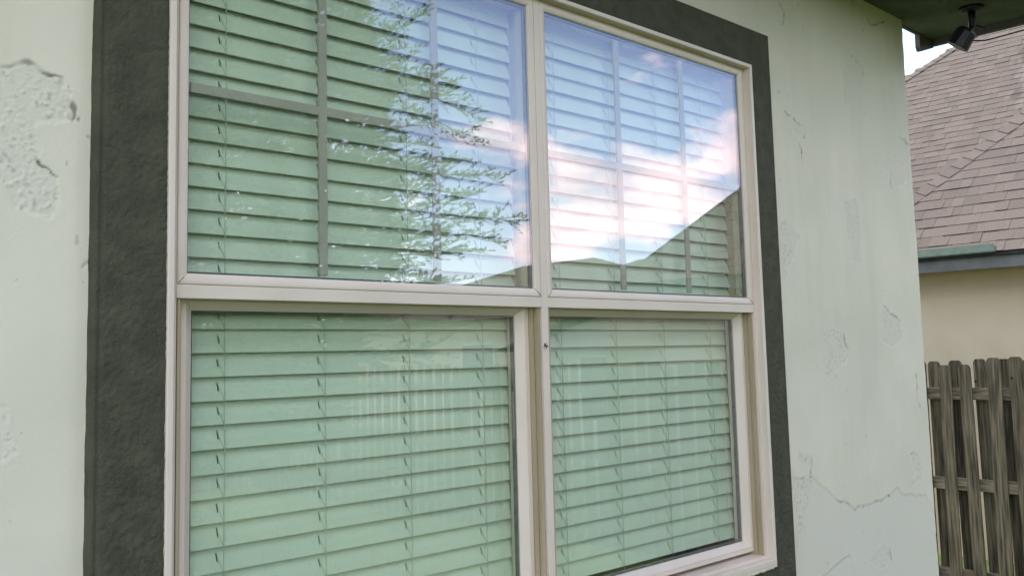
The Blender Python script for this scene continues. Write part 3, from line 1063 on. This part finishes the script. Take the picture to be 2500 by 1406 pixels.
na = shingle_field(roofA, XE - .025, ZE - .025, lambda x: YA0 + (x - XE), lambda x: YA1 - (x - XE), 31, lambda x, y: 1.15 < y < 2.75 and x < 9.95 and (y - 1.15) > -(x - 8.3) * .18 and y < 2.62 - (x - XE) * .28)
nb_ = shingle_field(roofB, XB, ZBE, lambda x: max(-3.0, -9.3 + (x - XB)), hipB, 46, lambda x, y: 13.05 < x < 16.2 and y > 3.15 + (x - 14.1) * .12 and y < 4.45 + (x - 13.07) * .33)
print('shingles as parts', na, nb_)

# hip caps along the two hips
cap_me = bpy.data.meshes.new('hip_cap')
L_, Wc, tc_ = .205, .120, .020
cv = []
for s_, t_ in ((0, tc_), (L_, .004)):
    for (a_, b_) in ((-1, -.0), (0, 1), (1, -.0)):
        # local: hip runs along +x; side wings fall away
        cv.append((s_, a_ * Wc, b_ * .069 + t_))
for s_, t_ in ((0, -.004), (L_, -.004)):
    for (a_, b_) in ((-1, -.0), (0, 1), (1, -.0)):
        cv.append((s_, a_ * Wc, b_ * .069 + t_ - .01))
cap_me.from_pydata(cv, [], [(0, 3, 4, 1), (1, 4, 5, 2), (0, 1, 7, 6), (1, 2, 8, 7), (2, 5, 11, 8), (3, 0, 6, 9)])
cap_me.materials.append(M['shingle'])
cap_me.update()


def hip_caps(roof, p0, p1, nmax):
    p0, p1 = Vector(p0), Vector(p1)
    d = (p1 - p0).normalized()
    side = Vector((0, 0, 1)).cross(d).normalized()
    upv = d.cross(side)
    m3 = Matrix((d, side, upv)).transposed()
    n_ = min(nmax, int((p1 - p0).length / .15))
    for i in range(n_):
        o = bpy.data.objects.new('hip_cap', cap_me)
        link(o, roof)
        o.matrix_local = Matrix.Translation(p0 + d * (i * .15) + upv * -.066) @ m3.to_4x4()


hip_caps(roofA, (XE, YA1, ZE), (PKX, PKY, PKZ), 26)
hip_caps(roofA, (XE, YA0, ZE), (PKX, PKY, PKZ), 24)
hip_caps(roofB, (14.6, hipB(14.6), ZBE + 14.6 - XB), (18.4, hipB(18.4), ZBE + 18.4 - XB), 20)


def far_house(name, lab, x0, x1, y0, y1, eave, over, rise, wallm, ridge_y=True, windows=()):
    h = empty(name, ((x0 + x1) / 2, (y0 + y1) / 2, -.5))
    tag(h, lab, 'house')
    MB().box(x0, x1, y0, y1, -.7, eave - .001).build('wall', wallm, h)
    a0_, a1_, b0_, b1_ = x0 - over, x1 + over, y0 - over, y1 + over
    m_ = MB()
    if ridge_y:
        hx = (a1_ - a0_) / 2
        rz_ = eave + rise
        m_.add([(a0_, b0_, eave), (a1_, b0_, eave), (a1_, b1_, eave), (a0_, b1_, eave), ((a0_ + a1_) / 2, b0_ + hx * .95, rz_), ((a0_ + a1_) / 2, b1_ - hx * .95, rz_)], [(0, 1, 4), (1, 2, 5, 4), (2, 3, 5), (3, 0, 4, 5), (3, 2, 1, 0)])
    else:
        ym = (b0_ + b1_) / 2
        rz_ = eave + rise
        m_.add([(a0_, b0_, eave), (a1_, b0_, eave), (a1_, b1_, eave), (a0_, b1_, eave), (a0_, ym, rz_), (a1_, ym, rz_)], [(0, 1, 5, 4), (2, 3, 4, 5), (3, 2, 1, 0)])
        MB().add([(x0, y0, eave), (x0, y1, eave), (x0, ym, rz_ - over * rise / ((b1_ - b0_) / 2))], [(0, 2, 1)]).build('gable', wallm, h)
    m_.build('roof', M['shingle_mass'], h)
    for (ya, yb, za, zb) in windows:
        wn_ = MB().box(x0 - .03, x0 - .001, ya, yb, za, zb, .004).build('window', M['white'], h)
        MB().box(x0 - .034, x0 - .028, ya + .05, yb - .05, za + .05, zb - .05).build('pane', M['pane'], wn_)
    return h


far_house('gabled_house', 'pale gabled house mirrored low in the right window unit', 12.0, 20, -11.2, -9.55 + 5.6, Z0 - .05, .35, 1.15, M['tan2'], False, ((-9.65, -8.5, Z0 - 1.3, Z0 - .13),))
far_house('hip_roofed_house', 'low hip roofed house mirrored at the foot of the clouds', 15.0, 23, -21.8, -11.5, Z0 + .75, .4, 1.72, M['tan'], True, ((-16.2, -15.0, Z0 - .9, Z0 + .2),))

far_house('distant_house', 'farthest house whose long ridge shows between the mirrored roofs', 20.0, 28, -21.5, -6.0, Z0 + .9, .4, 1.99, M['tan2'], True)

# ------------------------------------------------------------------ the tree in the yard (seen mirrored in the glass)
tree = empty('shade_tree', (2.0, -5.0, -.5))
tag(tree, 'dark small leaved tree mirrored in the left upper pane', 'tree')
tr = random.Random(21)
TX, TY = 2.0, -5.0
KY = .60
tk = MB()
tk.tube([(TX, TY, -.6), (TX + .02, TY, .2), (TX - .03, TY + .03, 1.0), (TX + .03, TY, 2.2), (TX, TY - .03, 3.6), (TX + .04, TY, 5.2), (TX, TY, 6.4)], [.15, .12, .105, .085, .06, .03, .01], 10)
lv, lf = [], []


def leaf(p, d, size):
    d = d.normalized()
    s = d.cross(Vector((tr.uniform(-1, 1), tr.uniform(-1, 1), tr.uniform(-1, 1))))
    if s.length < .05:
        return
    s = s.normalized() * size * .24
    b = len(lv)
    lv.extend([tuple(p), tuple(p + d * size * .45 + s), tuple(p + d * size), tuple(p + d * size * .45 - s)])
    lf.append((b, b + 1, b + 2, b + 3))


def twig(p, d, ln, nl):
    pts = [p]
    q = p.copy()
    dd = d.normalized()
    k = 5
    for i in range(k):
        dd = (dd + Vector((tr.uniform(-.16, .16), tr.uniform(-.16, .16), tr.uniform(-.12, .13)))).normalized()
        q = q + dd * (ln / k)
        pts.append(q.copy())
    tk.tube(pts, [.0045 * (1 - .8 * i / k) + .0008 for i in range(k + 1)], 4, False)
    for i in range(nl):
        t = (i + .5) / nl * k
        j = min(k - 1, int(t))
        pp = pts[j].lerp(pts[j + 1], t - j)
        ax_ = (pts[j + 1] - pts[j]).normalized()
        sd_ = ax_.cross(Vector((0, 0, 1)))
        sd_ = sd_.normalized() if sd_.length > .05 else Vector((1, 0, 0))
        sgn = 1 if i % 2 else -1
        dl = ax_ * tr.uniform(.25, .7) + sd_ * sgn * tr.uniform(.5, 1.0) + Vector((0, 0, tr.uniform(-.1, .95)))
        leaf(pp, dl, tr.uniform(.040, .068))
    leaf(pts[-1], dd, .042)


def crown_r(z):
    """radius of the crown at height z (absolute)"""
    zr = z - Z0
    if zr > 1.0:
        return max(.15, 2.75 - .22 * (zr - 1.0))
    return max(.3, 2.75 - .45 * (1.0 - zr))


NL = 150
for i in range(NL):
    z = Z0 - .75 + (i + tr.random()) / NL * 5.4
    az = i * 2.39996 + tr.uniform(-.3, .3)
    R_ = crown_r(z + .25) * tr.uniform(.80, 1.08)
    st_ = Vector((TX, TY, max(.5, z - .35 * tr.random())))
    R_ *= math.hypot(math.cos(az), KY * math.sin(az))
    dv = Vector((math.cos(az), KY * math.sin(az), 0)).normalized() + Vector((0, 0, tr.uniform(.0, .22)))
    pts = [st_]
    k = 7
    q = st_.copy()
    for j in range(k):
        dv = (dv + Vector((tr.uniform(-.10, .10), tr.uniform(-.10, .10), tr.uniform(-.07, .05)))).normalized()
        q = q + dv * (R_ / k)
        pts.append(q.copy())
    tk.tube(pts, [.017 * (1 - .9 * j / k) + .0015 for j in range(k + 1)], 5, False)
    facing = math.cos(az - .35)          # more twigs on the side that shows
    nt_ = int(R_ * 12) + 4
    for t in range(nt_):
        f = (.22 + .78 * (t + tr.random()) / nt_) * k
        j = min(k - 1, int(f))
        pp = pts[j].lerp(pts[j + 1], f - j)
        ax_ = (pts[j + 1] - pts[j]).normalized()
        sd_ = ax_.cross(Vector((0, 0, 1))).normalized()
        fr = f / k
        dl = ax_ * tr.uniform(.5, 1.0) + sd_ * tr.choice((-1, 1)) * tr.uniform(.3, 1.0) * (1.15 - fr * .6) + Vector((0, 0, tr.uniform(-.35, .45)))
        twig(pp, dl, tr.uniform(.22, .48) * (1.25 - .5 * fr), tr.randint(11, 17))
    twig(pts[-1], dv, .35, 16)
def spray(tip, back, dens=1.0):
    """a long feathery side branch ending at tip"""
    st_ = Vector((TX + 1.2, TY + tr.uniform(-.25, .25), tip.z - .75 * back + .15))
    d_ = (tip - st_)
    k = 12
    bend = tr.uniform(-.12, .2)
    pts = []
    for j in range(k + 1):
        t = j / k
        sag = bend * math.sin(math.pi * t)
        pts.append(st_ + d_ * t + Vector((tr.uniform(-.02, .02), tr.uniform(-.03, .03), sag + tr.uniform(-.015, .015))))
    pts[-1] = tip
    tk.tube(pts, [.011 * (1 - .92 * j / k) + .0012 for j in range(k + 1)], 5, False)
    L = d_.length
    nt_ = int(L * 13 * dens)
    for t in range(nt_):
        fr = .30 + .70 * (t + tr.random()) / nt_
        f = min(fr * k, k - .01)
        j = int(f)
        pp = pts[j].lerp(pts[j + 1], f - j)
        ax_ = (pts[j + 1] - pts[j]).normalized()
        sd_ = ax_.cross(Vector((0, 0, 1))).normalized()
        ln = (.34 * (1 - fr) + .10) * tr.uniform(.6, 1.4)
        dl = ax_ * tr.uniform(.5, 1.0) + sd_ * tr.choice((-1, 1)) * tr.uniform(.1, .8) + Vector((0, 0, tr.uniform(-.7, .75)))
        twig(pp, dl, ln, max(4, int(ln * 30)))
    twig(pts[-3], pts[-1] - pts[-3], (pts[-1] - pts[-3]).length * 1.1, 12)


for (u_, v_, dn) in ((1045, 26, 1), (985, 95, 1), (965, 160, .8), (1012, 190, 1), (1078, 182, 1), (1130, 232, .8), (1105, 212, 1), (1180, 296, 1), (1165, 345, 1), (1130, 388, .8), (1060, 300, 1), (1235, 432, 1), (1170, 470, 1), (1282, 537, 1), (1190, 520, .8), (1225, 590, 1), (1120, 622, 1), (1070, 570, 1), (1088, 688, 1), (1000, 640, 1), (1010, 480, 1), (1000, 400, 1)):
    # where the mirrored sight line crosses the plane of the tree
    d = fw + right * ((u_ - 1193.556) / 2324.118) - up * ((v_ - 636.971) / 2324.118)
    yy = TY + .5 + tr.uniform(-.5, .5)
    t = (.022 - CAM.y) / d.y + (.022 - yy) / d.y
    spray(Vector((CAM.x + d.x * t, yy, CAM.z + d.z * t)), tr.random(), dn)

for i in range(24000):
    z = Z0 - .75 + tr.random() ** 1.2 * 5.2
    inner = i % 4 != 0
    R_ = crown_r(z) * (.80 if inner else .95) * math.sqrt(tr.uniform(.02, 1))
    az = tr.uniform(0, 2 * math.pi)
    p = Vector((TX + R_ * math.cos(az), TY + KY * R_ * math.sin(az), z))
    dv = Vector((math.cos(az) + tr.uniform(-.8, .8), math.sin(az) + tr.uniform(-.8, .8), tr.uniform(-.3, .4)))
    for q in range(6):
        leaf(p + Vector((tr.uniform(-.07, .07), tr.uniform(-.07, .07), tr.uniform(-.06, .06))), dv + Vector((tr.uniform(-.8, .8), tr.uniform(-.8, .8), tr.uniform(-.5, .5))), tr.uniform(.06, .10) if inner else tr.uniform(.03, .05))
tk.build('trunk', M['bark'], tree, True)
mesh_obj('crown', lv, lf, M['leaf'], tree)
print('leaves', len(lf))
